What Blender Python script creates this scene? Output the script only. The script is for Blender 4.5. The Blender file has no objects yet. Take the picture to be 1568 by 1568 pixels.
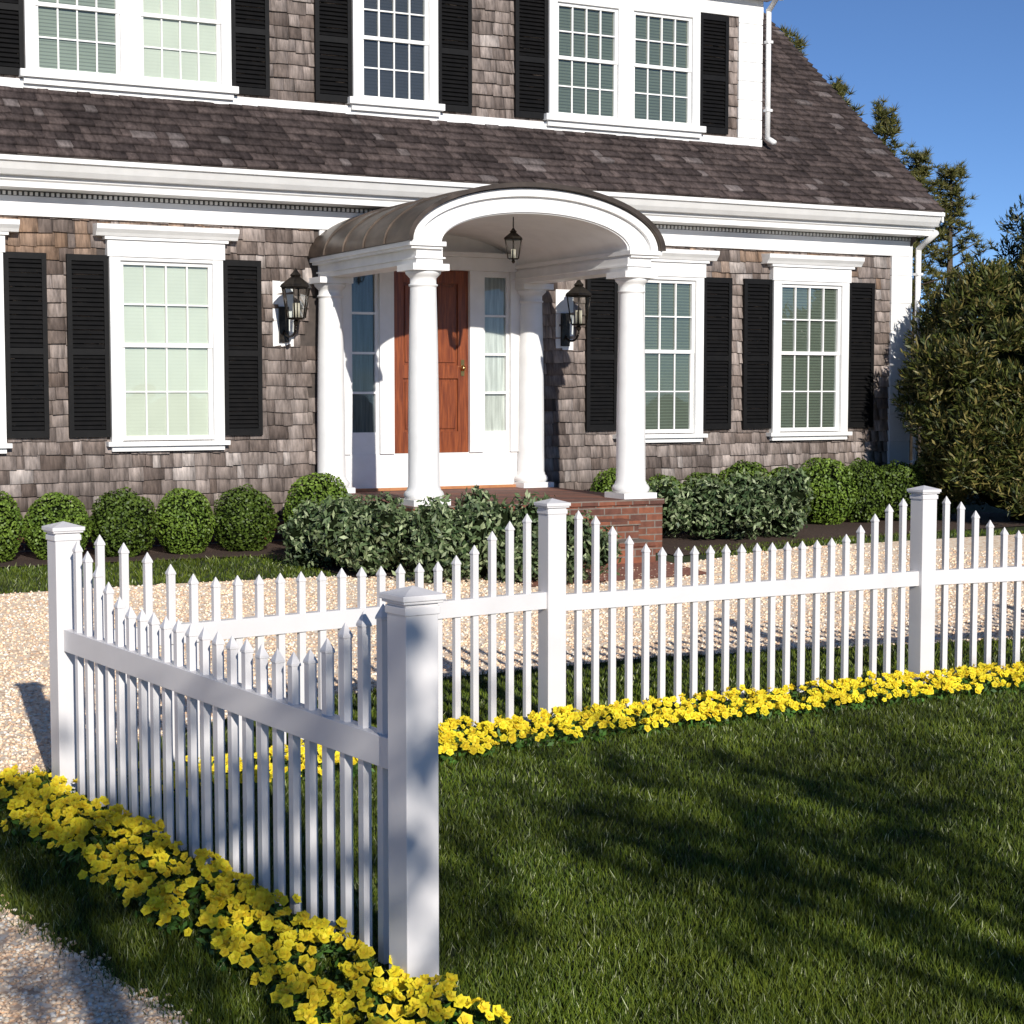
import bpy, math, random
import numpy as np
from mathutils import Vector, Matrix
random.seed(7); rng=np.random.default_rng(7)
K=1/0.9
scene=bpy.context.scene
COL=scene.collection
UX,UY=0.885,0.4656
P1=(-3.4,17.0)
def W(s,d):            # house frame -> plan (unscaled)
    return (P1[0]+UX*s+UY*d, P1[1]+UY*s-UX*d)
def sm(t):
    t=np.clip(t,0,1); return t*t*(3-2*t)
def gh(x,y):
    rx=np.asarray(x)-P1[0]; ry=np.asarray(y)-P1[1]
    d=UY*rx-UX*ry
    return 0.25*sm((7-d)/5.5)

# ------------------------------------------------------------ materials
def newmat(name):
    m=bpy.data.materials.new(name); m.use_nodes=True
    nt=m.node_tree; b=nt.nodes['Principled BSDF']; return m,nt,b
def N(nt,t,**kw):
    n=nt.nodes.new(t)
    for k,v in kw.items(): setattr(n,k,v)
    return n
def noise(nt,scale,detail=4,rough=.55,stretch=None,coord='Object'):
    tc=N(nt,'ShaderNodeTexCoord'); src=tc.outputs[coord]
    if stretch:
        mp=N(nt,'ShaderNodeMapping'); mp.inputs['Scale'].default_value=stretch
        nt.links.new(src,mp.inputs[0]); src=mp.outputs[0]
    n=N(nt,'ShaderNodeTexNoise'); n.inputs['Scale'].default_value=scale
    n.inputs['Detail'].default_value=detail; n.inputs['Roughness'].default_value=rough
    nt.links.new(src,n.inputs['Vector']); return n
def ramp(nt,src,stops):
    r=N(nt,'ShaderNodeValToRGB'); e=r.color_ramp.elements
    while len(e)<len(stops): e.new(.5)
    for i,(p,c) in enumerate(stops):
        e[i].position=p; e[i].color=(*c,1)
    nt.links.new(src,r.inputs[0]); return r
def bump(nt,b,src,strength=.3,dist=.02):
    bp=N(nt,'ShaderNodeBump'); bp.inputs['Strength'].default_value=strength
    bp.inputs['Distance'].default_value=dist
    nt.links.new(src,bp.inputs['Height']); nt.links.new(bp.outputs[0],b.inputs['Normal'])
def simple(name,c1,c2,scale=6,rough=.5,bs=0,stretch=None,metal=0,spec=.5):
    m,nt,b=newmat(name); n=noise(nt,scale,stretch=stretch)
    r=ramp(nt,n.outputs['Fac'],[(.3,c1),(.7,c2)])
    nt.links.new(r.outputs[0],b.inputs['Base Color'])
    b.inputs['Roughness'].default_value=rough; b.inputs['Metallic'].default_value=metal
    b.inputs['Specular IOR Level'].default_value=spec
    if bs: bump(nt,b,n.outputs['Fac'],bs)
    return m
def attrmat(name,rough=.7,nscale=20,lo=.75,hi=1.25,stretch=None,trans=0,bs=0,spec=.3,big=None):
    m,nt,b=newmat(name)
    a=N(nt,'ShaderNodeAttribute',attribute_name='Col')
    n=noise(nt,nscale,stretch=stretch)
    mr=N(nt,'ShaderNodeMapRange'); mr.inputs[1].default_value=.3; mr.inputs[2].default_value=.7
    mr.inputs[3].default_value=lo; mr.inputs[4].default_value=hi
    nt.links.new(n.outputs['Fac'],mr.inputs[0])
    v=N(nt,'ShaderNodeVectorMath',operation='SCALE')
    nt.links.new(a.outputs['Color'],v.inputs[0]); nt.links.new(mr.outputs[0],v.inputs['Scale'])
    if big:
        n2=noise(nt,big[0],3,.6,stretch=big[3])
        m2=N(nt,'ShaderNodeMapRange'); m2.inputs[1].default_value=.35; m2.inputs[2].default_value=.65
        m2.inputs[3].default_value=big[1]; m2.inputs[4].default_value=big[2]
        nt.links.new(n2.outputs['Fac'],m2.inputs[0])
        v2=N(nt,'ShaderNodeVectorMath',operation='SCALE'); nt.links.new(v.outputs[0],v2.inputs[0]); nt.links.new(m2.outputs[0],v2.inputs['Scale']); v=v2
    nt.links.new(v.outputs[0],b.inputs['Base Color'])
    b.inputs['Roughness'].default_value=rough; b.inputs['Specular IOR Level'].default_value=spec
    if bs: bump(nt,b,n.outputs['Fac'],bs,.01)
    if trans:
        t=N(nt,'ShaderNodeBsdfTranslucent'); mx=N(nt,'ShaderNodeMixShader'); mx.inputs[0].default_value=trans
        nt.links.new(v.outputs[0],t.inputs[0]); nt.links.new(b.outputs[0],mx.inputs[1]); nt.links.new(t.outputs[0],mx.inputs[2])
        nt.links.new(mx.outputs[0],nt.nodes['Material Output'].inputs[0])
    return m
M_white=simple('white_paint',(.77,.76,.74),(.86,.85,.83),5,.45,.04)
M_vinyl=simple('white_vinyl',(.68,.655,.65),(.74,.715,.71),3,.35)
M_black=simple('black_paint',(.0025,.0025,.003),(.006,.0055,.0055),12,.6,.05,spec=.2)
M_iron=simple('lantern_iron',(.015,.013,.012),(.05,.04,.03),30,.35,metal=.7)
M_copper=simple('bronze_roof',(.05,.038,.03),(.12,.09,.07),5,.42,.05,metal=.6)
M_wood=simple('door_wood',(.12,.024,.007),(.29,.075,.02),7,.35,.05,stretch=(7,7,.5))
M_wood2=simple('threshold_wood',(.36,.14,.05),(.5,.22,.09),9,.5)
M_wallb=simple('wall_backing',(.05,.04,.035),(.09,.07,.06),9,.9)
M_shingle=attrmat('cedar_shingle',.85,20,.60,1.34,(1.7,1.7,.16),bs=.5,big=(1.1,.80,1.18,(1,1,.6)))
M_roof=attrmat('roof_shingle',.9,20,.65,1.35,(1.6,.5,.5),bs=.5,spec=.15,big=(.8,.78,1.25,(1,1,1)))
M_leaf=attrmat('leaf',.5,30,.8,1.2)
M_grass=attrmat('grass_blade',.5,.7,.6,1.4,big=(2.6,.78,1.22,(1,1,1)))
M_petal=attrmat('petal',.6,40,.92,1.08,trans=.2)
M_stone=attrmat('pebble_stone',.8,60,.85,1.15)
M_bark=simple('bark',(.05,.035,.025),(.12,.09,.06),10,.9,.5,stretch=(4,4,.6))
M_core=simple('shrub_inside',(.004,.007,.002),(.010,.015,.005),12,.95,spec=.05)  # near-black solid filler, shade between the leaves put into its colour
def blind(name,c,dark=.75,freq=26,nz=.35):
    m,nt,b=newmat(name); tc=N(nt,'ShaderNodeTexCoord'); w=N(nt,'ShaderNodeTexWave',bands_direction='Z')
    w.inputs['Scale'].default_value=freq/6.283*2; w.inputs['Distortion'].default_value=0
    nt.links.new(tc.outputs['Object'],w.inputs['Vector'])
    r=ramp(nt,w.outputs['Fac'],[(.0,tuple(x*dark for x in c)),(.45,c)])
    n=noise(nt,1.3,2); mx=N(nt,'ShaderNodeMix',data_type='RGBA',blend_type='MULTIPLY')
    nt.links.new(r.outputs[0],mx.inputs[6]); nt.links.new(n.outputs['Fac'],mx.inputs[7])
    mx.inputs[0].default_value=nz
    nt.links.new(mx.outputs[2],b.inputs['Base Color']); b.inputs['Roughness'].default_value=.8
    return m
M_bl_cream=blind('roller_blind',(.69,.71,.62),.95,26,.25)
M_bl_green=blind('slat_blind',(.16,.19,.15),.35)
M_bl_mid=blind('slat_blind_pale',(.34,.38,.32),.55)
M_bl_dark=blind('slat_blind_dark',(.05,.052,.062),.6)
M_curt=simple('sheer_curtain',(.42,.42,.40),(.75,.75,.72),7,.9,stretch=(5,5,.3))
M_dkcurt=simple('darkened_curtain',(.08,.09,.10),(.2,.22,.24),7,.9,stretch=(5,5,.3))  # sheer curtain darkened to paint the left sidelight's dark, reflective look
def glassmat():
    m=bpy.data.materials.new('window_glass'); m.use_nodes=True; nt=m.node_tree
    nt.nodes.remove(nt.nodes['Principled BSDF'])
    t=N(nt,'ShaderNodeBsdfTransparent'); t.inputs[0].default_value=(.93,.95,.94,1)
    g=N(nt,'ShaderNodeBsdfGlossy'); g.inputs['Roughness'].default_value=.02
    f=N(nt,'ShaderNodeFresnel'); f.inputs[0].default_value=1.5
    n=noise(nt,2.2,1); bp=N(nt,'ShaderNodeBump'); bp.inputs['Strength'].default_value=.12; bp.inputs['Distance'].default_value=.02
    nt.links.new(n.outputs['Fac'],bp.inputs['Height']); nt.links.new(bp.outputs[0],g.inputs['Normal'])
    mx=N(nt,'ShaderNodeMixShader')
    nt.links.new(f.outputs[0],mx.inputs[0]); nt.links.new(t.outputs[0],mx.inputs[1]); nt.links.new(g.outputs[0],mx.inputs[2])
    nt.links.new(mx.outputs[0],nt.nodes['Material Output'].inputs[0]); return m
M_glass=glassmat()
def brickmat():
    m,nt,b=newmat('red_brick'); tc=N(nt,'ShaderNodeTexCoord'); sx=N(nt,'ShaderNodeSeparateXYZ'); cx=N(nt,'ShaderNodeCombineXYZ')
    ad=N(nt,'ShaderNodeMath',operation='ADD')
    nt.links.new(tc.outputs['Object'],sx.inputs[0]); nt.links.new(sx.outputs[0],ad.inputs[0]); nt.links.new(sx.outputs[1],ad.inputs[1])
    nt.links.new(ad.outputs[0],cx.inputs[0]); nt.links.new(sx.outputs[2],cx.inputs[1])
    br=N(nt,'ShaderNodeTexBrick'); br.inputs['Scale'].default_value=1
    br.inputs['Brick Width'].default_value=.21; br.inputs['Row Height'].default_value=.075; br.inputs['Mortar Size'].default_value=.007
    br.inputs['Color1'].default_value=(.24,.08,.04,1); br.inputs['Color2'].default_value=(.09,.038,.028,1); br.inputs['Mortar'].default_value=(.18,.15,.125,1)
    nt.links.new(cx.outputs[0],br.inputs['Vector']); n=noise(nt,14)
    mx=N(nt,'ShaderNodeMix',data_type='RGBA',blend_type='OVERLAY'); mx.inputs[0].default_value=.6
    nt.links.new(br.outputs['Color'],mx.inputs[6]); nt.links.new(n.outputs['Fac'],mx.inputs[7])
    nt.links.new(mx.outputs[2],b.inputs['Base Color']); b.inputs['Roughness'].default_value=.85
    bump(nt,b,br.outputs['Fac'],-.5,.01); return m
M_brick=brickmat()
def gravelmat():
    m,nt,b=newmat('gravel'); tc=N(nt,'ShaderNodeTexCoord')
    v=N(nt,'ShaderNodeTexVoronoi'); v.inputs['Scale'].default_value=38; nt.links.new(tc.outputs['Object'],v.inputs['Vector'])
    sp=N(nt,'ShaderNodeSeparateColor'); nt.links.new(v.outputs['Color'],sp.inputs[0])
    r=ramp(nt,sp.outputs[0],[(.0,(.62,.42,.28)),(.3,(.90,.68,.48)),(.7,(.93,.77,.59)),(1,(.94,.86,.74))])
    nt.links.new(r.outputs[0],b.inputs['Base Color']); b.inputs['Roughness'].default_value=.9
    bump(nt,b,v.outputs['Distance'],-.6,.012); return m
M_gravel=gravelmat()
def groundmat():
    m,nt,b=newmat('lawn_soil'); n=noise(nt,3,8,.7); n2=noise(nt,60,3,.6)
    r=ramp(nt,n.outputs['Fac'],[(.3,(.024,.038,.006)),(.7,(.05,.072,.011))])
    r2=ramp(nt,n2.outputs['Fac'],[(.3,(.4,.4,.4)),(.7,(1.3,1.3,1.2))])
    mx=N(nt,'ShaderNodeMix',data_type='RGBA',blend_type='MULTIPLY'); mx.inputs[0].default_value=1
    nt.links.new(r.outputs[0],mx.inputs[6]); nt.links.new(r2.outputs[0],mx.inputs[7])
    nt.links.new(mx.outputs[2],b.inputs['Base Color']); b.inputs['Roughness'].default_value=.95
    bump(nt,b,n2.outputs['Fac'],.8,.03); return m
M_ground=groundmat()
M_mulch=simple('bark_mulch',(.028,.015,.010),(.10,.055,.035),45,.95,.9)

# ------------------------------------------------------------ mesh helpers
def empty(name,loc=(0,0,0),rz=0):
    e=bpy.data.objects.new(name,None); COL.objects.link(e); e.location=[c*K for c in loc]; e.rotation_euler=(0,0,rz)
    e.empty_display_size=.3; return e
class MB:
    def __init__(s): s.v=[];s.f=[];s.m=[];s.sm=[]
    def add(s,vs,fs,mi=0,smooth=False):
        o=len(s.v); s.v+=[tuple(p) for p in vs]; s.f+=[tuple(i+o for i in f) for f in fs]; s.m+=[mi]*len(fs); s.sm+=[smooth]*len(fs)
    def box(s,x0,x1,y0,y1,z0,z1,mi=0):
        vs=[(x,y,z) for z in (z0,z1) for y in (y0,y1) for x in (x0,x1)]
        s.add(vs,[(0,1,3,2),(4,6,7,5),(0,4,5,1),(2,3,7,6),(0,2,6,4),(1,5,7,3)],mi)
    def hbox(s,s0,s1,d0,d1,h0,h1,mi=0): s.box(s0,s1,-d1,-d0,h0,h1,mi)
    def ext(s,prof,s0,s1,mi=0,smooth=False):   # prof [(d,h)] extruded along s
        n=len(prof); vs=[(s0,-d,h) for d,h in prof]+[(s1,-d,h) for d,h in prof]
        s.add(vs,[(i,(i+1)%n,(i+1)%n+n,i+n) for i in range(n)],mi,smooth)
        s.add(vs,[tuple(range(n)),tuple(range(2*n-1,n-1,-1))],mi)
    def lathe(s,cx,cy,prof,seg=32,mi=0,smooth=True,rot=0):
        vs=[];fs=[]
        for r,z in prof:
            for k in range(seg):
                a=2*math.pi*k/seg+rot; vs.append((cx+r*math.cos(a),cy+r*math.sin(a),z))
        for i in range(len(prof)-1):
            for k in range(seg):
                fs.append((i*seg+k,i*seg+(k+1)%seg,(i+1)*seg+(k+1)%seg,(i+1)*seg+k))
        s.add(vs,fs,mi,smooth)
        s.add([vs[k] for k in range(seg)],[tuple(range(seg))],mi); o=(len(prof)-1)*seg
        s.add([vs[o+k] for k in range(seg)],[tuple(range(seg))],mi)
    def tube(s,p0,p1,r0,r1,seg=10,mi=0):
        p0=Vector(p0);p1=Vector(p1);d=(p1-p0).normalized(); a=d.orthogonal().normalized(); b=d.cross(a)
        vs=[p+ (a*math.cos(t)+b*math.sin(t))*r for p,r in((p0,r0),(p1,r1)) for t in [2*math.pi*k/seg for k in range(seg)]]
        s.add(vs,[(k,(k+1)%seg,(k+1)%seg+seg,k+seg) for k in range(seg)]+[tuple(range(seg)),tuple(range(seg,2*seg))],mi,True)
    def build(s,name,mats,parent=None,bevel=0):
        me=bpy.data.meshes.new(name); me.from_pydata([(a*K,b*K,c*K) for a,b,c in s.v],[],s.f)
        for m in mats: me.materials.append(m)
        me.polygons.foreach_set('material_index',s.m); me.polygons.foreach_set('use_smooth',s.sm)
        import bmesh
        bm=bmesh.new(); bm.from_mesh(me); bmesh.ops.recalc_face_normals(bm,faces=bm.faces); bm.to_mesh(me); bm.free()
        o=bpy.data.objects.new(name,me); COL.objects.link(o)
        if parent: o.parent=parent
        if bevel:
            md=o.modifiers.new('bevel','BEVEL'); md.width=bevel; md.segments=2; md.limit_method='ANGLE'; md.angle_limit=math.radians(50)
        return o
def fast(name,V,k,mat,cols=None,parent=None,scale=True,smooth=False,F=None,link=True):
    V=np.asarray(V,dtype=np.float32).reshape(-1,3)
    if scale: V=V*K
    if F is None: F=np.arange(len(V),dtype=np.int32)
    else: F=np.asarray(F,dtype=np.int32).ravel()
    nf=len(F)//k
    me=bpy.data.meshes.new(name); me.vertices.add(len(V)); me.vertices.foreach_set('co',V.ravel())
    me.loops.add(len(F)); me.loops.foreach_set('vertex_index',F)
    me.polygons.add(nf); me.polygons.foreach_set('loop_start',np.arange(0,nf*k,k,dtype=np.int32))
    me.update(calc_edges=True)
    if cols is not None:
        a=me.color_attributes.new('Col','FLOAT_COLOR','POINT')
        c=np.ones((len(V),4),dtype=np.float32); c[:,:3]=cols; a.data.foreach_set('color',c.ravel())
    if smooth: me.polygons.foreach_set('use_smooth',np.ones(nf,dtype=bool))
    me.materials.append(mat)
    if not link: return me
    o=bpy.data.objects.new(name,me); COL.objects.link(o)
    if parent: o.parent=parent
    return o

# ------------------------------------------------------------ HOUSE
house=empty('shingle_house',(P1[0],P1[1],0),math.atan2(UY,UX))
HL,HR=-6.0,9.35
E2=.44; R2=7.40
mb=MB()
mb.hbox(HL,HR,-8.2,0,.45,3.66)
mb.hbox(HL,R2,-5,-E2,4.2,6.45)
mb.build('wall_core',[M_wallb],house)
mb=MB(); mb.hbox(HL,HR,-8.2,.01,-.1,.5); mb.build('brick_foundation',[M_brick],house)

def shingles(name,O,U,V,Nn,width,height,expo,wmin,wmax,colfn,holes,thick,mat):
    O,U,V,Nn=[np.array(a,dtype=float) for a in (O,U,V,Nn)]
    vs=[];cs=[];y=0
    F0=np.array([[0,1,2,3],[0,4,5,1],[0,3,7,4],[1,5,6,2]]); Fs=[];cnt=0
    while y<height:
        x=-random.random()*.1; ctone=random.uniform(.92,1.08)
        while x<width:
            w=wmin+(wmax-wmin)*random.random()**1.4
            a=max(x,0)+.002; b=min(x+w,width)-.002
            yb=y+random.uniform(-.010,.006); yt=min(y+expo+.012,height+.01)
            if b-a>.015 and not any(b>h[0] and a<h[1] and yt>h[2] and yb<h[3] for h in holes):
                tk=thick*random.uniform(.7,1.35); sk=random.uniform(-.005,.005); t2=random.uniform(-.004,.004)
                P=[O+U*a+V*(yb+sk)+Nn*(tk+t2),O+U*b+V*(yb-sk)+Nn*(tk-t2),O+U*b+V*yt+Nn*.003,O+U*a+V*yt+Nn*.003,
                   O+U*a+V*(yb+sk),O+U*b+V*(yb-sk),O+U*b+V*yt-Nn*.001,O+U*a+V*yt-Nn*.001]
                vs+=P; c=np.array(colfn(a,y))*ctone
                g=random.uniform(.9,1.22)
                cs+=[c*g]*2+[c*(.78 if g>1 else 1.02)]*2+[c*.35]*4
                Fs.append(F0+cnt); cnt+=8
            x+=w
        y+=expo
    return fast(name,np.array(vs),4,mat,np.array(cs),house,F=np.concatenate(Fs))
def lerp(a,b,t): return [a[i]+(b[i]-a[i])*t for i in range(3)]
def wallcol(a,y):
    t=min(1,max(0,random.gauss(.5,.24)))
    c=lerp((.170,.128,.108),(.43,.36,.325),t)
    if random.random()<.06: c=lerp(c,(.62,.55,.51),.6)
    if random.random()<.07: c=lerp(c,(.09,.065,.055),.6)
    k=.5 if a<6.5 else .12
    if y>2.45 and random.random()<k: c=lerp(c,(.42,.25,.14),.45)
    return c
def roofcol(a,y):
    t=random.random()**1.2
    c=lerp((.038,.029,.028),(.088,.067,.062),t)
    if random.random()<.06: c=lerp(c,(.17,.145,.14),.6)
    return c
FW=[(-2.13,.565),(0,.565),(5.716,.565),(7.82,.555)]
holes=[(c-.46-HL,c+.46-HL,1.38-.52,3.05-.52) for c,h in FW]
holes.append((1.62-HL,4.04-HL,.0,3.1))
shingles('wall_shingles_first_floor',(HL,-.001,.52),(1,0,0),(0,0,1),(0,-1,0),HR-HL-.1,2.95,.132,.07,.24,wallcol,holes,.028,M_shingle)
SW=[(-.2,1.025,2),(2.645,.49,1),(5.5,1.0,2)]
holes=[(c-h+.08-HL,c+h-.08-HL,4.9-4.6,6.1-4.6) for c,h,n in SW]
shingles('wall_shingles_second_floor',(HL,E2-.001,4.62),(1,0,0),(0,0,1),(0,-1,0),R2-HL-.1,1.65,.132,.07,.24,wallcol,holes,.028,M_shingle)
th=math.atan(.82); ct,st=math.cos(th),math.sin(th)
RD,RH,RR=.49,3.935,9.47
L=(RD+4.2)/ct
y_d=(RD+E2+.04)/ct
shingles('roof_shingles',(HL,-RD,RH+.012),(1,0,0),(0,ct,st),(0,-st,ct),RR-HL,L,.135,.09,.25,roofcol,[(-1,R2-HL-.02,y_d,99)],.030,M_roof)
mb=MB()
e0=4.2; hr=RH+.82*(RD+e0)
mb.ext([(RD,RH),(RD,RH+.012),(-e0,hr+.012),(-e0-4.6,RH+.012),(-e0-4.6,RH),(-e0,hr-.1)],HL,RR,0)
mb.build('roof_deck',[M_wallb],house)
mb=MB()
mb.ext([(0.0,3.5),(RD-.1,RH-.04),(-e0,hr-.13),(-e0-4.4,3.6)],HR-.02,HR+.0,0); mb.build('gable_wall',[M_wallb],house)
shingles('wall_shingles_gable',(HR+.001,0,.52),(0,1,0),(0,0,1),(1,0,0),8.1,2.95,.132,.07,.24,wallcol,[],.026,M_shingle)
mb=MB(); mb.ext([(-E2+.36,6.66),(-e0-.1,hr+.05),(-e0-.1,hr-.1),(-E2+.3,6.6)],HL,R2+.12,0); mb.build('dormer_roof',[M_wallb],house)

# trim
mb=MB()
def cornice(dw,hb,s0,s1,sc=1.0):
    p=[(0,0),(.31,0),(.31,.055),(.335,.07),(.335,.10),(.40,.105),(.44,.15),(.47,.20),(.48,.215),(.505,.22),(.505,.265),(.36,.268),(0,.268)]
    mb.ext([(dw+a*sc,hb+b) for a,b in p],s0,s1)
cornice(0,3.665,HL,RR)
mb.hbox(HL,HR+.02,.0,.05,3.43,3.615)
x=HL
while x<HR:
    mb.hbox(x,x+.028,.0,.060,3.620,3.655); x+=.05
cornice(-E2,6.40,HL,R2+.1,.75)
mb.hbox(HL,R2+.02,-E2,-E2+.045,6.18,6.397)
mb.hbox(HL,R2+.02,-E2-.02,-E2+.045,4.60,4.775)
z=4.78
while z<6.17:
    mb.hbox(7.07,7.41,-E2-.1,-E2+.05,z,min(z+.215,6.175)); z+=.222
mb.hbox(7.08,7.40,-E2-.1,-E2+.04,4.77,6.18)
z=.5
while z<3.42:
    mb.hbox(9.05,9.37,-.4,.05,z,min(z+.33,3.427)); z+=.337
mb.hbox(9.06,9.36,-.4,.04,.45,3.43)
mb.build('white_trim',[M_white],house,.004)
mb=MB(); mb.hbox(HL,HR+.01,.0,.04,3.616,3.663)
mb.build('vent_shade_strip',[simple('soffit_shadow_grey',(.05,.05,.05),(.11,.11,.11),20,.8)],house)  # vent line behind the dentils, soffit shade put into its dark grey
mb=MB(); mb.ext([(RD,RH-.12),(RD,RH),(-e0,hr),(-e0,hr-.13)],RR-.03,RR-.005,0); mb.build('rake_board',[M_white],house)
# downspouts
mb=MB()
mb.tube((9.42,-.42,3.70),(9.42,-.10,3.52),.035,.035); mb.tube((9.42,-.10,3.53),(9.42,-.10,.32),.035,.035)
mb.tube((7.47,E2-.30,6.45),(7.47,E2-.08,6.28),.032,.032); mb.tube((7.47,E2-.08,6.3),(7.47,E2-.08,4.78),.032,.032)
mb.tube((7.47,E2-.08,4.79),(7.47,E2-.22,4.72),.032,.032)
mb.lathe(7.47,E2-.32,[(.05,6.62),(.05,6.40),(.03,6.36)],12)
for z in (3.2,2.0,.9): mb.hbox(9.375,9.465,.05,.14,z,z+.03)
for z in (5.9,5.1): mb.hbox(7.43,7.51,-E2+.04,-E2+.12,z,z+.03)
mb.build('downspouts',[M_white],house)

def sash(mb,s0,s1,h0,h1,cols,rows,dd,fr=.036):
    mb.hbox(s0,s0+fr,0,dd,h0,h1); mb.hbox(s1-fr,s1,0,dd,h0,h1)
    mb.hbox(s0+fr,s1-fr,0,dd-.001,h0,h0+fr); mb.hbox(s0+fr,s1-fr,0,dd-.001,h1-fr,h1)
    for i in range(1,cols):
        x=s0+fr+(s1-s0-2*fr)*i/cols; mb.hbox(x-.0075,x+.0075,.016,dd-.008,h0+fr,h1-fr)
    for j in range(1,rows):
        z=h0+fr+(h1-h0-2*fr)*j/rows; mb.hbox(s0+fr,s1-fr,.016,dd-.0095,z-.0075,z+.0075)
def off(mb0,dshift):
    mb0.v=[(a,b-dshift,c) for a,b,c in mb0.v]
def window1(c,hw,bl,name='window'):
    mb=MB(); g=hw-.105
    mb.hbox(c-hw,c-g,0,.085,1.30,3.08); mb.hbox(c+g,c+hw,0,.085,1.30,3.08)
    mb.hbox(c-g,c+g,0,.08,3.045,3.08)
    mb.hbox(c-hw-.02,c+hw+.02,0,.095,3.081,3.24); mb.hbox(c-hw-.05,c+hw+.05,0,.12,3.241,3.27)
    mb.ext([(0,3.271),(.13,3.271),(.15,3.30),(.185,3.335),(.19,3.38),(0,3.39)],c-hw-.14,c+hw+.14)
    mb.hbox(c-hw-.045,c+hw+.045,0,.12,1.255,1.299); mb.hbox(c-hw,c+hw,0,.08,1.205,1.254)
    mid=2.235
    sash(mb,c-g,c+g,mid-.02,3.044,4,2,.05); sash(mb,c-g+.001,c+g-.001,1.31,mid+.02,4,2,.038,.042)
    mb.hbox(c-g+.03,c+g-.03,.0165,.0185,1.33,3.03,1)
    mb.hbox(c-g+.01,c+g-.01,.002,.006,1.31,3.04,2)
    mb.build(name,[M_white,M_glass,bl],house)
for (c,hw),bl in zip(FW,[M_bl_cream,M_bl_cream,M_bl_green,M_bl_green]): window1(c,hw,bl)
def window2(c,hw,n,bls):
    mb=MB(); cw=.10; h0,h1=4.86,6.10
    mb.hbox(c-hw,c-hw+cw,0,.085,h0,h1+.1); mb.hbox(c+hw-cw,c+hw,0,.085,h0,h1+.1); mb.hbox(c-hw+cw,c+hw-cw,0,.08,h1,h1+.1)
    mb.hbox(c-hw-.06,c+hw+.06,.03,.13,4.79,4.859); mb.hbox(c-hw-.02,c+hw+.02,.03,.09,4.73,4.789)
    inn=(c-hw+cw,c+hw-cw)
    rng_=[inn] if n==1 else [(inn[0],c-.10),(c+.10,inn[1])]
    if n==2: mb.hbox(c-.10,c+.10,0,.075,h0,h1)
    for q,(a,b) in enumerate(rng_):
        sash(mb,a,b,5.48,h1,4,2,.05); sash(mb,a+.001,b-.001,h0,5.52,4,2,.038)
        mb.hbox(a+.03,b-.03,.0165,.0185,h0+.02,h1-.02,1); mb.hbox(a+.01,b-.01,.002,.006,h0+.01,h1-.01,2+q)
    off(mb,-E2); mb.build('window',[M_white,M_glass]+bls,house)
window2(*SW[0],[M_bl_mid,M_bl_cream]); window2(*SW[1],[M_bl_dark]); window2(*SW[2],[M_bl_green,M_bl_green])
def shutter(s0,s1,h0,h1,dw=0):
    mb=MB(); fr=.045; ms=[h0,h0+(h1-h0)*.47,h1]
    mb.hbox(s0,s0+fr,.026,.066,h0,h1); mb.hbox(s1-fr,s1,.026,.066,h0,h1)
    mb.hbox(s0+.01,s1-.01,.024,.03,h0+.01,h1-.01)
    for z,hh in ((h0,.07),(ms[1]-.03,.06),(h1-.06,.06)): mb.hbox(s0+fr,s1-fr,.027,.064,z,z+hh)
    for za,zb in ((h0+.07,ms[1]-.03),(ms[1]+.03,h1-.06)):
        n=int((zb-za)/.042); p=(zb-za)/n
        for i in range(n):
            z=za+i*p; mb.ext([(.032,z+p*.95),(.038,z+p*1.0),(.060,z+p*.22),(.054,z+p*.1)],s0+fr,s1-fr)
    off(mb,dw); mb.build('shutter',[M_black],house)
for c,hw in FW:
    for sg in (-1,1):
        a=c+sg*(hw+.008); b=c+sg*(hw+.405); shutter(min(a,b),max(a,b),1.345,3.09)
for c,hw,n in SW:
    for sg in (-1,1):
        a=c+sg*(hw+.008); b=c+sg*(hw+.415); shutter(min(a,b),max(a,b),4.80,6.16,-E2)

# ------------------------------------------------------------ PORTICO + ENTRY
PC=2.83; FL=.75
mb=MB()
def mir(a,b): return [(PC-b,PC-a),(PC+a,PC+b)]
mb.hbox(PC-1.22,PC+1.22,0,.03,FL+.35,3.9)
mb.hbox(PC-1.22,PC+1.22,.0,.10,FL+.03,1.135)
for a,b in mir(.44,.60): mb.hbox(a,b,.03,.13,1.136,3.06)
for a,b in mir(.93,1.22): mb.hbox(a,b,.03,.13,1.136,3.06)
mb.hbox(PC-1.22,PC+1.22,.03,.15,3.061,3.2); mb.hbox(PC-1.26,PC+1.26,.03,.19,3.201,3.25)
for i,(a,b) in enumerate(mir(.60,.93)):
    mb.hbox(a,a+.035,.03,.09,1.136,3.06); mb.hbox(b-.035,b,.03,.09,1.136,3.06)
    mb.hbox(a+.035,b-.035,.03,.089,1.136,1.36); mb.hbox(a+.035,b-.035,.03,.089,3.0,3.06)
    for z in (1.77,2.18,2.59): mb.hbox(a+.035,b-.035,.05,.088,z-.012,z+.012)
    mb.hbox(a+.03,b-.03,.058,.060,1.35,3.01,1)
    mb.hbox(a+.03,b-.03,.036,.040,1.35,3.01,3 if i==0 else 2)
mb.build('entry_surround',[M_white,M_glass,M_curt,M_dkcurt],house)
mb=MB()
d0=.031
mb.hbox(PC-.44,PC+.44,d0,.06,1.137,3.059)
for a,b in ((-.44,-.32),(-.06,.06),(.32,.44)): mb.hbox(PC+a,PC+b,.06,.085,1.137,3.059)
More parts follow.
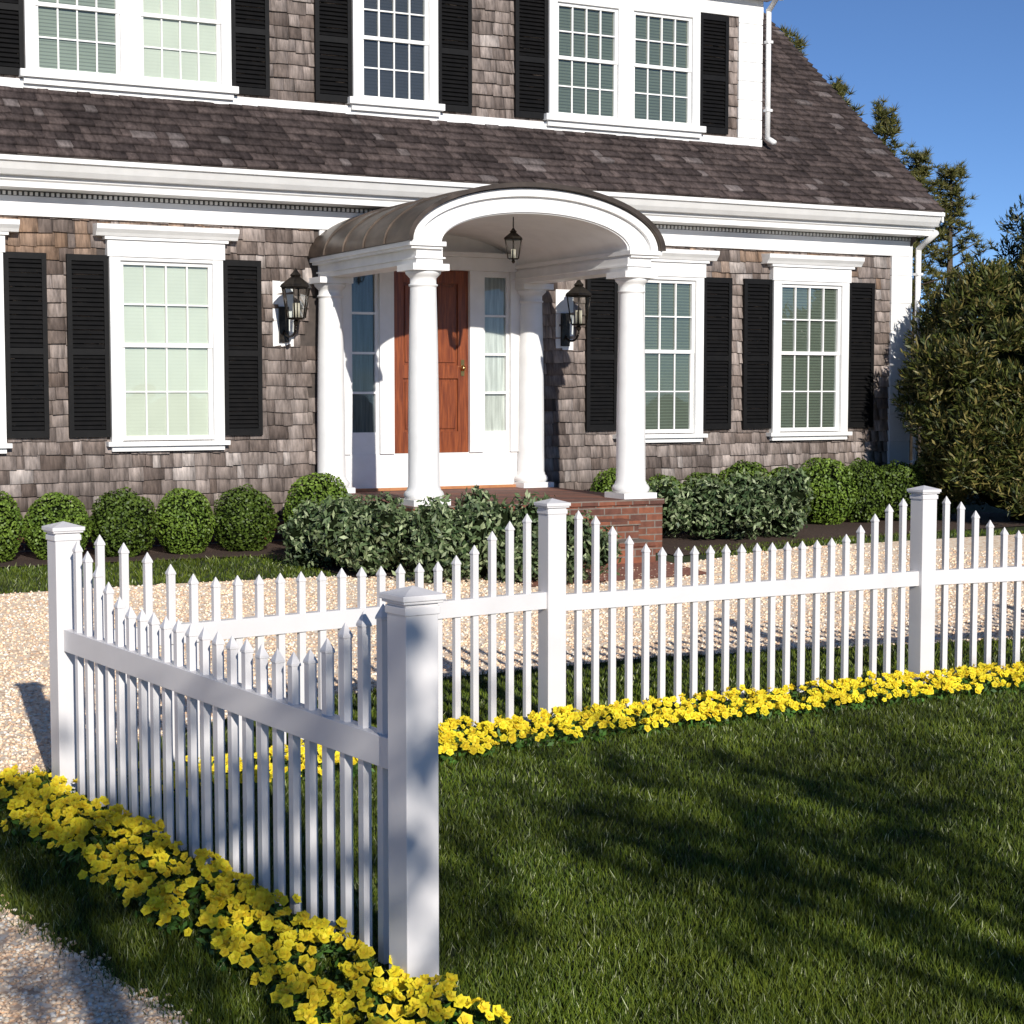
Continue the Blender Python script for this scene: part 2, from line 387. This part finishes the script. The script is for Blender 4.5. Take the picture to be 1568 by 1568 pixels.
for a,b in ((-.32,-.06),(.06,.32)):
    for z,zz in ((1.137,1.36),(1.92,2.06),(2.92,3.059)): mb.hbox(PC+a,PC+b,.06,.084,z,zz)
    mb.hbox(PC+a+.03,PC+b-.03,.06,.076,1.39,1.89); mb.hbox(PC+a+.03,PC+b-.03,.06,.076,2.09,2.89)
mb.build('front_door',[M_wood],house,.003)
mb=MB(); mb.lathe(PC+.37,-.11,[(.0,2.0),(.02,2.005),(.026,2.03),(.02,2.055),(.0,2.06)],12); mb.hbox(PC+.35,PC+.39,.085,.092,1.95,2.12); mb.build('door_knob',[simple('brass',(.5,.3,.1),(.6,.4,.15),5,.25,metal=1)],house)
mb=MB(); mb.hbox(PC-1.2,PC+1.2,.0,.16,FL+.002,FL+.03); mb.build('threshold',[M_wood2],house)
mb=MB()
mb.hbox(PC-1.32,PC+1.32,.0,2.55,.0,FL-.05); mb.hbox(PC-1.34,PC+1.33,.0,2.57,FL-.05,FL)
mb.hbox(PC-1.0,PC+.85,2.55,2.87,.0,.53); mb.hbox(PC-1.0,PC+.86,2.55,2.89,.531,.575)
mb.hbox(PC-1.0,PC+.85,2.87,3.17,.0,.36); mb.hbox(PC-1.0,PC+.86,2.87,3.19,.361,.405)
mb.build('brick_steps',[M_brick],house,.004)
colp=[(.0,FL+.02),(.165,FL+.055),(.182,FL+.075),(.185,FL+.10),(.172,FL+.125),(.158,FL+.135),(.155,FL+.15),(.145,FL+.17),(.143,FL+.4),(.140,FL+.9),(.131,FL+1.5),(.120,FL+1.97),(.120,FL+1.985),(.132,FL+1.99),(.134,FL+2.005),(.120,FL+2.01),(.120,FL+2.06),(.135,FL+2.075),(.16,FL+2.10),(.165,FL+2.125),(.0,FL+2.13)]
def column(s,d,name='column'):
    mb=MB(); mb.box(s-.185,s+.185,-d-.185,-d+.185,FL,FL+.055); mb.lathe(s,-d,colp,40)
    mb.box(s-.18,s+.18,-d-.18,-d+.18,FL+2.125,FL+2.185); mb.build(name,[M_white],house)
for sg in (-1,1):
    column(PC+sg*1.11,2.3); column(PC+sg*1.16,.16)
AR=FL+2.186
def arc(a,r,h,n=40,p=2.0):
    out=[]
    for i in range(n+1):
        t=math.pi*i/n; out.append((PC-a*math.copysign(abs(math.cos(t))**(2/p),math.cos(t)),h+r*abs(math.sin(t))**(2/p)))
    return out
def shell(mb,outer,inner,d0,d1,mi=0):
    n=len(outer); vs=[(a,-d0,h) for a,h in outer]+[(a,-d0,h) for a,h in inner]+[(a,-d1,h) for a,h in outer]+[(a,-d1,h) for a,h in inner]
    f1=[];f2=[]
    for i in range(n-1):
        f1+=[(i,i+1,2*n+i+1,2*n+i),(n+i,3*n+i,3*n+i+1,n+i+1)]
        f2+=[(i,n+i,n+i+1,i+1),(2*n+i,2*n+i+1,3*n+i+1,3*n+i)]
    f2+=[(0,2*n,3*n,n),(n-1,2*n-1,4*n-1,3*n-1)]
    mb.add(vs,f1,mi,True); mb.add([v for v in vs],f2,mi,False)
mb=MB()
for sg in (-1,1):
    c=PC+sg*1.11
    mb.hbox(c-.13,c+.13,.03,2.44,AR,AR+.13)
    mb.hbox(c-.15,c+.15,.03,2.46,AR+.045,AR+.06)
    o=.04*sg
    mb.hbox(c-.155+o,c+.155+o,.03,2.475,AR+.13,AR+.155); mb.hbox(c-.18+o,c+.18+o,.03,2.50,AR+.155,AR+.195)
hb=AR+.195
shell(mb,arc(1.27,.50,hb-.0),arc(.985,.30,hb-.0),2.30,2.43)
shell(mb,arc(1.30,.525,hb),arc(1.225,.455,hb),2.431,2.475)
shell(mb,arc(1.06,.365,hb),arc(1.0,.312,hb),2.431,2.452)
shell(mb,arc(1.10,.38,hb),arc(1.0,.315,hb),.03,2.30)
mb.build('portico_frame',[M_white],house)
mb=MB(); pts=arc(1.24,.47,hb); n=len(pts); mb.add([(a,-.04,h) for a,h in pts],[tuple(range(n))]); mb.add([(a,-.035,h) for a,h in [(PC-1.22,3.2),(PC+1.22,3.2),(PC+1.24,hb+.02),(PC-1.24,hb+.02)]],[(0,1,2,3)])
mb.build('portico_back_panel',[M_white],house)
mb=MB()
shell(mb,arc(1.345,.565,hb+.003),arc(1.305,.53,hb+.003),.0,2.51)
for d in (.45,.95,1.45,1.95): shell(mb,arc(1.36,.582,hb+.004),arc(1.34,.56,hb+.004),d,d+.025)
shell(mb,arc(1.355,.575,hb+.002),arc(1.31,.535,hb+.002),2.49,2.53)
mb.build('portico_barrel_roof',[M_copper],house)
M_candle=simple('candle_tube',(.5,.45,.35),(.6,.55,.45))
def lantern(name,s,d,h,scale=1,wall=True):
    x,y=W(s,d); e=empty(name,(x,y,h),math.atan2(UY,UX)); mb=MB(); q=scale
    def P(r,z): return (r*q,z*q)
    mb.lathe(0,0,[P(.0,-.20),P(.02,-.19),P(.03,-.165),P(.015,-.15),P(.07,-.145),P(.085,-.13)],6,0,False)
    mb.lathe(0,0,[P(.135,.13),P(.15,.14),P(.14,.16),P(.06,.22),P(.045,.23),P(.055,.245),P(.03,.27),P(.0,.31)],6,0,False)
    for k in range(6):
        a=2*math.pi*k/6
        mb.tube((.085*q*math.cos(a),.085*q*math.sin(a),-.13*q),(.13*q*math.cos(a),.13*q*math.sin(a),.14*q),.007*q,.007*q,6)
    mb.lathe(0,0,[P(.078,-.128),P(.124,.13)],6,1,False)
    for a in (0,2.1,4.2): mb.tube((.025*q*math.cos(a),.025*q*math.sin(a),-.13*q),(.025*q*math.cos(a),.025*q*math.sin(a),.0),.011*q,.011*q,8,2)
    if wall:
        pr=None
        for i in range(13):
            t=i/12; a=math.pi*t; p=(0,(d-.03)*(1-math.cos(a))/2*1.0, -.20*q-.07*math.sin(a)*1.6+ .02*t)
            if pr: mb.tube(pr,p,.012,.012,8)
            pr=p
        mb.tube((0,0,-.2*q),(0,0,-.14*q),.012,.012,8)
        mb.box(-.05,.05,d-.06,d-.03,-.38,-.02); mb.box(-.11,.11,d-.03,d-.005,-.42,.24,3)
    else:
        mb.tube((0,0,.3*q),(0,0,.3*q+.12),.006,.006,6); mb.lathe(0,0,[(.0,.3*q+.12),(.05,.3*q+.13),(.05,.3*q+.15),(0,.3*q+.155)],12)
    mb.build('lantern_body',[M_iron,M_glass,M_candle,M_white],e)
lantern('wall_lantern',PC-1.62,.40,2.66,1.12); lantern('wall_lantern',PC+1.65,.34,2.66,1.12)
lantern('hanging_lantern',PC,1.95,3.14,.68,False)

# ------------------------------------------------------------ GROUND
def spaced():
    a=[-500,-250,-120,-60,-35,-24,-18]; b=list(np.arange(-14,20.01,.4)); c=[24,32,48,80,150,300,500]; return np.array(a+b+c)
xs=spaced(); ys=spaced()+3
X,Y=np.meshgrid(xs,ys); Z=gh(X,Y)
V=np.stack([X,Y,Z],-1).reshape(-1,3); nx=len(xs); ny=len(ys)
I=(np.arange(ny-1)[:,None]*nx+np.arange(nx-1)[None,:]).ravel()
fast('ground',V,4,M_ground,F=np.stack([I,I+1,I+nx+1,I+nx],-1),smooth=True)
def resample(P,n):
    P=np.array(P,dtype=float); t=np.linspace(0,len(P)-1,n); i=np.minimum(t.astype(int),len(P)-2); f=(t-i)[:,None]
    return P[i]*(1-f)+P[i+1]*f
def ribbon(name,A,B,mat,off,n=160,m=50,parent=None):
    A=resample(A,n);B=resample(B,n); w=np.linspace(0,1,m)[None,:,None]
    Q=A[:,None,:]*(1-w)+B[:,None,:]*w
    Z=gh(Q[...,0],Q[...,1])+off
    V=np.concatenate([Q,Z[...,None]],-1).reshape(-1,3)
    I=(np.arange(n-1)[:,None]*m+np.arange(m-1)[None,:]).ravel()
    return fast(name,V,4,mat,F=np.stack([I,I+m,I+m+1,I+1],-1),smooth=True,parent=parent)
near=[(.9,1.0),(.2,3.1),(-.92,4.79),(-1.78,5.89),(-2.35,6.8),(-2.62,7.35),(-2.5,7.8),(-2.2,7.97),(-1.95,8.6),(-1.42,9.6),(-.35,10.7),(.95,11.5),(2.8,12.1),(5,12.7),(9,13.5),(16,14)]
far=[(-4,-2),(-6,0),(-8,2),(-10,5),(-10.5,8),(-9,10),(-7,11.4),W(-4,3.0),W(-2.2,2.95),W(-.8,2.9),W(.5,2.95),W(2,3.35),W(3.8,3.3),W(5.6,2.7),W(9,2.6),W(16,2.6)]
nearS=resample(near,160); farS=resample(far,160)
drive=ribbon('gravel_driveway',near,far,M_gravel,.006)
poly=np.concatenate([nearS,farS[::-1]])
def inpoly(px,py,poly):
    c=np.zeros(len(px),bool); j=len(poly)-1
    for i in range(len(poly)):
        xi,yi=poly[i]; xj,yj=poly[j]
        if yi!=yj:
            k=((yi>py)!=(yj>py))&(px<(xj-xi)*(py-yi)/(yj-yi)+xi); c^=k
        j=i
    return c
ribbon('mulch_bed',[W(-6,1.35),W(-2,1.35),W(.4,1.4),W(.7,3.1),W(1.75,3.2)],[W(-6,.0),W(-2,0),W(.4,0),W(.9,0),W(1.75,0)],M_mulch,.012)
ribbon('mulch_bed',[W(4.1,2.9),W(6.4,2.3),W(10.5,1.9)],[W(4.1,0),W(6.4,0),W(10.5,0)],M_mulch,.012)
ribbon('brick_walkway',[W(1.9,4.0),W(3.8,3.9)],[W(1.9,3.12),W(3.8,3.12)],simple('brick_paving',(.16,.06,.04),(.34,.14,.09),25,.85,.3),.016,20,8)

def pebbles(n):
    Yp=rng.uniform(3.4,17.5,n*3)
    keep=rng.random(n*3)<np.clip(1.2-(Yp/20),.25,1); Yp=Yp[keep]; n3=len(Yp)
    Xp=rng.uniform(-.42,.42,n3)*Yp
    jt=rng.normal(0,.02,n3)
    k=inpoly(Xp+jt,Yp+jt,poly); Xp=Xp[k][:n];Yp=Yp[k][:n]; n=len(Xp)
    sz=rng.uniform(.007,.016,n)*(1+(Yp-5)/26)
    base=np.array([[1,0,0],[0,1,0],[-1,0,0],[0,-1,0],[0,0,1],[0,0,-1]],float)
    V=base[None]*np.array([1,.85,.55])*rng.uniform(.65,1.25,(n,6,1))
    a=rng.uniform(0,6.28,n); ca,sa=np.cos(a)[:,None],np.sin(a)[:,None]
    tl=rng.uniform(-.6,.6,n); ct_,st_=np.cos(tl)[:,None],np.sin(tl)[:,None]
    x,y,z=V[...,0],V[...,1],V[...,2]; x,z=x*ct_-z*st_,x*st_+z*ct_; x,y=x*ca-y*sa,x*sa+y*ca
    V=np.stack([x,y,z],-1)*sz[:,None,None]
    V[...,0]+=Xp[:,None];V[...,1]+=Yp[:,None];V[...,2]+=(gh(Xp,Yp)+.009)[:,None]
    F0=np.array([[0,1,4],[1,2,4],[2,3,4],[3,0,4],[1,0,5],[2,1,5],[3,2,5],[0,3,5]])
    F=(F0[None]+6*np.arange(n)[:,None,None])
    pal=np.array([(.90,.70,.50),(.92,.78,.60),(.86,.62,.42),(.93,.86,.75),(.66,.46,.31),(.92,.70,.50)])
    c=pal[rng.integers(0,6,n)]*rng.uniform(.9,1.04,(n,1))
    fast('pebbles',V,3,M_stone,np.repeat(c,6,0),drive,F=F)
pebbles(60000)

def grass(n):
    t=rng.random(n); Yg=3.8*(19/3.8)**(t**1.2); Xg=rng.uniform(-.44,.44,n)*Yg
    rx=Xg-P1[0]; ry=Yg-P1[1]; s=UX*rx+UY*ry; d=UY*rx-UX*ry
    jit=rng.normal(0,.03,n)
    k=~inpoly(Xg+jit,Yg+jit,poly)&(d>1.4+jit)&~((s>.6)&(s<4.4)&(d<3.9))&~((s>4)&(d<2.45-.1*(s-4)))
    Xg=Xg[k];Yg=Yg[k];n=len(Xg)
    cl=np.sin(Xg*3.1+np.sin(Yg*2.3)*1.5)*np.sin(Yg*2.7+Xg)*.5+.5
    h=rng.uniform(.016,.036,n)*(1+.3*cl); w=.0024*(1+(Yg-4)*.17)
    tall=rng.random(n)<.02; h[tall]*=1.6
    a=rng.uniform(0,6.28,n); lean=rng.uniform(0,1.0,n)*h; la=rng.uniform(0,6.28,n)
    dx=np.cos(a)*w;dy=np.sin(a)*w; Zg=gh(Xg,Yg)
    V=np.zeros((n,3,3)); V[:,0]=np.stack([Xg-dx,Yg-dy,Zg],-1);V[:,1]=np.stack([Xg+dx,Yg+dy,Zg],-1)
    V[:,2]=np.stack([Xg+np.cos(la)*lean,Yg+np.sin(la)*lean,Zg+h],-1)
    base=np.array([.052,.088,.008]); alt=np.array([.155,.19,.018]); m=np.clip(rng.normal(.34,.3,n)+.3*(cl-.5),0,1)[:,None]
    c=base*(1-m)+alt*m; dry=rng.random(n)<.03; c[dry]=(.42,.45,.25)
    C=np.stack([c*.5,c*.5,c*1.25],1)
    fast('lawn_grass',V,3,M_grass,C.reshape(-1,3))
grass(520000)

# ------------------------------------------------------------ FENCE
A=Vector((-1.995,7.64));B=Vector((-.297,5.114));C=Vector((.217,9.27));D=Vector((2.521,10.53));E=Vector((4.95,11.45));F_=Vector((7.45,12.1))
fence=empty('picket_fence')
def post(P,ang):
    mb=MB()
    def sq(hw,z0,z1): mb.box(-hw,hw,-hw,hw,z0,z1)
    sq(.056,-.05,1.168); sq(.061,1.135,1.16) ; sq(.068,1.169,1.178); sq(.074,1.178,1.196)
    h=.070; mb.add([(-h,-h,1.196),(h,-h,1.196),(h,h,1.196),(-h,h,1.196),(0,0,1.218)],[(0,1,4),(1,2,4),(2,3,4),(3,0,4),(3,2,1,0)])
    o=mb.build('post',[M_vinyl],fence,.003); o.location=(P.x*K,P.y*K,float(gh(P.x,P.y))*K); o.rotation_euler=(0,0,ang)
def ang(P,Q): return math.atan2(Q.y-P.y,Q.x-P.x)
post(A,ang(A,B)); post(B,ang(A,B)); post(C,ang(C,D)); post(D,ang(C,D)); post(E,ang(D,E)); post(F_,ang(E,F_))
prof=[1.15,1.115,1.06,1.0,.95,.925]
def section(P,Q,r0,r1,n=22):
    L=(Q-P).length; mb=MB()
    mb.box(.05,L-.05,-.028,.028,r0,r1)
    st_=(L-.11)/(n+1)
    for i in range(n):
        x=.055+st_*(i+1); m=min(i,n-1-i); t=(prof[m] if m<6 else .922)+random.uniform(-.004,.004)
        w=.0175; dd=.0150
        mb.box(x-w,x+w,-dd,dd,.02,t-.052)
        a,b=w+.003,dd+.003; z=t-.052
        mb.box(x-a,x+a,-b,b,z,z+.008)
        mb.add([(x-a,-b,z+.008),(x+a,-b,z+.008),(x+a,b,z+.008),(x-a,b,z+.008),(x,0,t)],[(0,1,4),(1,2,4),(2,3,4),(3,0,4),(3,2,1,0)])
    o=mb.build('rail_and_pickets',[M_vinyl],fence,.002); o.location=(P.x*K,P.y*K,0); o.rotation_euler=(0,0,ang(P,Q))
section(A,B,.645,.742,23); section(A,C,.625,.715); section(C,D,.605,.695); section(D,E,.605,.695); section(E,F_,.605,.695)

# ------------------------------------------------------------ foliage helpers
def unit(n):
    v=rng.normal(size=(n,3)); return v/np.linalg.norm(v,axis=1)[:,None]
def nz(v): return v/np.linalg.norm(v,axis=1)[:,None]
def leafquads(P,Nn,l,w,c,spiky=False):
    n=len(P); Nn=nz(Nn)
    if spiky:
        T=nz(Nn+np.array([0,0,.5])+.5*unit(n)); Bn=nz(np.cross(T,unit(n))); Nn=np.cross(T,Bn)
    else:
        T=nz(np.cross(Nn,unit(n))); Bn=np.cross(Nn,T)
    l=np.broadcast_to(l,(n,))[:,None]; w=np.broadcast_to(w,(n,))[:,None]
    V=np.stack([P-T*l/2,P+Bn*w/2+Nn*w*.15,P+T*l/2,P-Bn*w/2+Nn*w*.15],1)
    return V, np.repeat(c,4,0)
def cloud(blobs,n,l,w,c1,c2,depth=.25,bumpa=.06,bf=5,nj=.8,tipc=None,spiky=False):
    Vs=[];Cs=[]; tot=sum(b[1][0]*b[1][2] for b in blobs)
    for c,r in blobs:
        k=max(20,int(n*r[0]*r[2]/tot)); d=unit(k)
        ph=rng.uniform(0,6,3); bm=1+bumpa*(np.sin(d[:,0]*bf+ph[0])+np.sin(d[:,1]*bf*1.3+ph[1])+np.sin(d[:,2]*bf*1.2+ph[2]))
        dep=rng.random(k)**2*depth
        P=np.array(c)+d*np.array(r)*(bm*(1-dep))[:,None]
        m=np.clip(rng.normal(.45,.3,k)+.4*(bm-1)/max(bumpa,.01)*.4,0,1)[:,None]
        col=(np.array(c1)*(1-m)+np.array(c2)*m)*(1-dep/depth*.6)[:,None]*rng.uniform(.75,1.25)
        if tipc is not None:
            q=rng.random(k)<.25; col[q]=np.array(tipc)*rng.uniform(.7,1.2,(q.sum(),1))
        V,C=leafquads(P,d+nj*unit(k),l*rng.uniform(.7,1.3,k),w*rng.uniform(.7,1.3,k),col,spiky); Vs.append(V);Cs.append(C)
    return np.concatenate(Vs),np.concatenate(Cs)
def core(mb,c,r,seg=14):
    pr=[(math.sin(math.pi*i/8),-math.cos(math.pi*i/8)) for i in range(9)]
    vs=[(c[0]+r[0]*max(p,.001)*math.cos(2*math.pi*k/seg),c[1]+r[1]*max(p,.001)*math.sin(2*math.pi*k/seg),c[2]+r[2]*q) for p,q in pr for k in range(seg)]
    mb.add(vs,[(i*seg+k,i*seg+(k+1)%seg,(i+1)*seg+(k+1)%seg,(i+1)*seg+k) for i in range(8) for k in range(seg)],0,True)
def shrub_obj(name,me,coreb,loc,rz=0,sc=1):
    o=bpy.data.objects.new(name,me); COL.objects.link(o); o.location=[c*K for c in loc]; o.rotation_euler=(0,0,rz); o.scale=(sc if hasattr(sc,'__len__') else (sc,)*3)
    if coreb:
        c=bpy.data.objects.new('dark_core',coreb); COL.objects.link(c); c.parent=o
    return o
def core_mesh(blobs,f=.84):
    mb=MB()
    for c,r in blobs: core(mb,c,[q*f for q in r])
    o=mb.build('dark_core',[M_core]); me=o.data; bpy.data.objects.remove(o); return me
bx=[]
for v in range(4):
    bl=[((0,0,.31),(.275,.275,.315))]
    V,Cc=cloud(bl,4800,.030,.019,(.060,.105,.012),(.145,.215,.030),.14,.022+.006*v,6+v,.9)
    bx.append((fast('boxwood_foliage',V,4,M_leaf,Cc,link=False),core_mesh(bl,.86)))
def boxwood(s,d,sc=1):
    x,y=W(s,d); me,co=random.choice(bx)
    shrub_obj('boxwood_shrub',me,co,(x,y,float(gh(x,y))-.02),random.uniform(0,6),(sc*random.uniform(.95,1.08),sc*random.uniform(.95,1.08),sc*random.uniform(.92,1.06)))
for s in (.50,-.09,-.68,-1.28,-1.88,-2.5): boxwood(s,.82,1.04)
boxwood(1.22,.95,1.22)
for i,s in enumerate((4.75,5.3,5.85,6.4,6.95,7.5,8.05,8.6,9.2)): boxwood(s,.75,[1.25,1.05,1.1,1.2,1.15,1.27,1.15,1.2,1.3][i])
lb=[]
for v in range(4):
    bl=[((rng.uniform(-.3,.3),rng.uniform(-.22,.22),rng.uniform(.14,.42)),(rng.uniform(.12,.19),)*2+(rng.uniform(.10,.16),)) for i in range(15)]
    V,Cc=cloud(bl,4800,.055,.022,(.032,.062,.022),(.13,.18,.075),.4,.12,6,1.0,tipc=(.27,.32,.17))
    lb.append((fast('leaf_foliage',V,4,M_leaf,Cc,link=False),core_mesh(bl,.66)))
def loose(s,d,sc=1,i=0):
    x,y=W(s,d); me,co=lb[i%4]; shrub_obj('andromeda_shrub',me,co,(x,y,float(gh(x,y))-.03),random.uniform(0,6),(sc,sc,sc*random.uniform(1.0,1.16)))
for i,(s,d,sc) in enumerate([(.72,2.2,1.05),(.88,2.75,1.2),(1.15,3.15,1.25),(1.5,3.35,1.3),(1.88,3.6,1.28),(2.25,3.85,1.15),(4.75,1.85,1.2),(5.3,1.9,1.28),(5.8,1.85,1.2)]): loose(s,d,sc,i)

def bigshrub(name,x,y,rx,rz,n,nb,c1,c2,tip):
    bl=[]
    for i in range(nb):
        u=unit(1)[0]; u[2]=rng.uniform(-.72,1.0); q2=math.sqrt(1-u[2]**2); a=rng.uniform(0,6.28); u[0]=q2*math.cos(a);u[1]=q2*math.sin(a)
        f=rng.uniform(.72,.97); q=rng.uniform(.12,.22)*rx
        if u[2]<0: u[0]/=max(q2,.8)*1.02; u[1]/=max(q2,.8)*1.02
        bl.append(((u[0]*rx*f,u[1]*rx*f,rz*.44+u[2]*rz*.52*f),(q,q,q*rng.uniform(.9,1.4))))
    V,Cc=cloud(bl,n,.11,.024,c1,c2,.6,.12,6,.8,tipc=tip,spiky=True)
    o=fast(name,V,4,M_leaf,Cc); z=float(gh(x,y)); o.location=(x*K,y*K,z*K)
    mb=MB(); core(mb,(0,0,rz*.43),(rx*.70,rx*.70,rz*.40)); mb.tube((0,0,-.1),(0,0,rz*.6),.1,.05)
    mb.build('dark_core',[M_core],o)
bigshrub('yew_shrub',5.98,20.3,1.30,3.15,90000,190,(.022,.036,.008),(.085,.095,.018),(.18,.15,.045))
bigshrub('evergreen_tree',8.0,23.5,1.6,4.7,60000,150,(.010,.018,.006),(.032,.045,.012),(.05,.055,.02))
bigshrub('evergreen_tree',9.0,19.6,1.5,2.6,50000,130,(.012,.018,.006),(.032,.045,.012),(.05,.055,.02))

def pine(x,y,h,r,n):
    tufts=[]
    e=empty('pine_tree',(x,y,0)); mb=MB(); mb.tube((0,0,0),(0,0,h*.95),.16,.02,8)
    for i in range(n):
        f=(i/n)**.8; z=h*(.35+.63*f); rr=r*(1.05-f)**.7*rng.uniform(.4,1.25)+.06; a=i*2.4+rng.uniform(-.4,.4)
        tip=np.array([math.cos(a)*rr,math.sin(a)*rr,z+rr*rng.uniform(.15,.6)])
        mb.tube((0,0,z),tuple(tip),.022,.008,5)
        for t in np.linspace(.4,1,4):
            b=np.array([0,0,z])*(1-t)+tip*t
            for q in range(3): tufts.append(b+rng.normal(0,.06,3))
    T=np.array(tufts); k=24; n2=len(T)*k
    P=np.repeat(T,k,0); d=unit(n2); d[:,2]=d[:,2]*.7+.35; ln=rng.uniform(.09,.2,n2)[:,None]; sd=nz(np.cross(d,unit(n2)))
    V=np.stack([P-sd*.011,P+sd*.011,P+d*ln],1)
    m=rng.random(n2)[:,None]; c=np.array([.04,.055,.014])*(1-m)+np.array([.17,.15,.04])*m
    fast('needles',V,3,M_leaf,np.repeat(c,3,0),e); mb.build('trunk_and_limbs',[M_bark],e)
for x,h,r in ((5.55,9.0,.8),(6.6,8.15,.8),(7.45,7.6,.8),(8.1,6.6,.75),(8.85,6.4,.95),(10.6,4.6,.9)): pine(x,35+rng.uniform(-.4,.4),h,r,44)

# ------------------------------------------------------------ flowers
def flowerbed(name,path,side,width,dens):
    pts=[Vector(p) for p in path]; LV=[];LC=[];FV=[];FC=[]
    plants=[]; prs=np.random.default_rng(3)
    for P,Q in zip(pts[:-1],pts[1:]):
        L=(Q-P).length; t=(Q-P).normalized(); nn=Vector((-t.y,t.x))*side
        n=int(L/.135)
        for i in range(n):
            for row in (0.0,.5,1.0):
                if random.random()<.03: continue
                p=P+t*((i+random.uniform(.1,.9)+.5*(row==.5))*.135)+nn*(.05+row*width+random.uniform(-.03,.03)); plants.append(p)
    for p in plants:
        g=float(gh(p.x,p.y)); R=random.uniform(.058,.088); hh=random.uniform(.05,.085)
        k=34; d=unit(k); d[:,2]=np.abs(d[:,2])
        Pn=np.array([p.x,p.y,g+.005])+d*np.array([R,R,hh])*rng.uniform(.5,1,(k,1))
        m=rng.random((k,1)); c=np.array([.03,.075,.010])*(1-m)+np.array([.08,.18,.03])*m
        V,Cc=leafquads(Pn,d+.8*unit(k),rng.uniform(.03,.045,k),rng.uniform(.014,.022,k),c); LV.append(V);LC.append(Cc)
        for j in range(prs.poisson(dens)):
            a=random.uniform(0,6.28); rr=R*math.sqrt(random.random())*1.2
            c0=np.array([p.x+rr*math.cos(a),p.y+rr*math.sin(a),g+hh*random.uniform(1.0,1.45)*(1.15-.3*rr/R)])
            nrm=np.array([rr*math.cos(a)*7+random.uniform(-.6,.6),rr*math.sin(a)*7-.6+random.uniform(-.6,.6),.8]); nrm/=np.linalg.norm(nrm)
            T=np.cross(nrm,[.3,.9,.1]); T/=np.linalg.norm(T); Bn=np.cross(nrm,T); S=random.uniform(.015,.023)
            yel=np.array([.95,.80,.035])*random.uniform(.9,1.04); yel[1]*=random.uniform(.92,1.06)
            for ring,(np_,sc,lift) in enumerate(((5,1.0,.15),(4,.62,.55))):
                for q in range(np_):
                    an=2*math.pi*q/np_+a+ring*.5; u=T*math.cos(an)+Bn*math.sin(an); v=-T*math.sin(an)+Bn*math.cos(an); up=nrm*(lift+random.uniform(-.15,.3))*S; s_=S*sc
                    FV.append([c0+nrm*.001*q,c0+u*s_*.6+v*s_*.55+up*.6,c0+u*s_*1.05+up,c0+u*s_*.6-v*s_*.55+up*.6]); FC+= [yel*np.array([.88,.76,1])]+[yel]*3
    e=empty(name)
    fast('leaves',np.concatenate(LV),4,M_leaf,np.concatenate(LC),e); fast('blossoms',np.array(FV),4,M_petal,np.array(FC),e)
dAB=(B-A).normalized(); dAC=(C-A).normalized()
nAB=Vector((dAB.y,-dAB.x))
flowerbed('yellow_pansy_bed',[A-dAB*.30+nAB*.06,B+dAB*.75+nAB*.06],-1,.28,12)
flowerbed('yellow_pansy_bed',[A+dAC*.15+dAB*.05,C+Vector((.05,-.07)),D+Vector((.05,-.07)),E+Vector((.05,-.07)),F_+Vector((.05,-.07))],-1,.38,13)

# ------------------------------------------------------------ shade trees behind the viewpoint
SE=math.radians(22.5); sh=Vector((.33,-.955)).normalized()
def shadetree(x,y,h0,h1,r,n):
    bl=[]
    for i in range(26):
        u=unit(1)[0]; f=rng.uniform(.35,.98); q=rng.uniform(.35,.6)*r*.6
        bl.append(((u[0]*r*f,u[1]*r*f,(h0+h1)/2+u[2]*(h1-h0)/2*f*.8),(q,q,q*.75)))
    V,Cc=cloud(bl,n,.15,.09,(.03,.06,.012),(.07,.11,.02),.7,.1,5,1.5)
    e=empty('shade_tree',(x,y,0)); fast('foliage',V,4,M_leaf,Cc,e)
    mb=MB(); mb.tube((0,0,-.1),(0,0,h0+.4),.2,.13)
    for c,_ in bl[::3]: mb.tube((0,0,h0-.3),c,.07,.02,6)
    mb.build('trunk_and_limbs',[M_bark],e)
te=math.tan(SE)
for off_,dist,top in ((-3.3,13,-.3),(-.3,13.5,.1),(2.7,13,.0),(5.6,14,.1)):
    tx=1.5+.945*off_*1.0; ty=7.5+.33*off_
    x=tx+sh.x*dist*1.0; y=ty+sh.y*dist
    hc=dist*te
    shadetree(x,y,hc-1.5,hc+.95+top,1.75,950)

# ------------------------------------------------------------ light, sky, camera
az=math.atan2(sh.x,sh.y)
w=bpy.data.worlds.new('World'); scene.world=w; w.use_nodes=True; nt=w.node_tree
sky=nt.nodes.new('ShaderNodeTexSky'); sky.sky_type='NISHITA'; sky.sun_disc=False; sky.sun_elevation=SE; sky.sun_rotation=az
sky.air_density=.7; sky.dust_density=0; sky.ozone_density=5; sky.altitude=3000
bg=nt.nodes['Background']; bg.inputs[1].default_value=.115; nt.links.new(sky.outputs[0],bg.inputs[0])
sl=bpy.data.lights.new('sun','SUN'); sl.energy=5.0; sl.angle=math.radians(.5); sl.color=(1,.955,.88)
so=bpy.data.objects.new('sun',sl); COL.objects.link(so)
v=Vector((-sh.x*math.cos(SE),-sh.y*math.cos(SE),-math.sin(SE))); so.rotation_euler=v.to_track_quat('-Z','Y').to_euler(); so.location=(20,-40,30)
cam=bpy.data.cameras.new('camera'); co=bpy.data.objects.new('camera',cam); COL.objects.link(co)
co.location=(0,0,1.8*K); co.rotation_euler=(math.radians(90-4.05),0,0); cam.sensor_width=36; cam.lens=60.6; cam.clip_end=2000; cam.clip_start=.05
scene.camera=co
scene.view_settings.view_transform='Standard'; scene.view_settings.look='None'; scene.view_settings.exposure=0
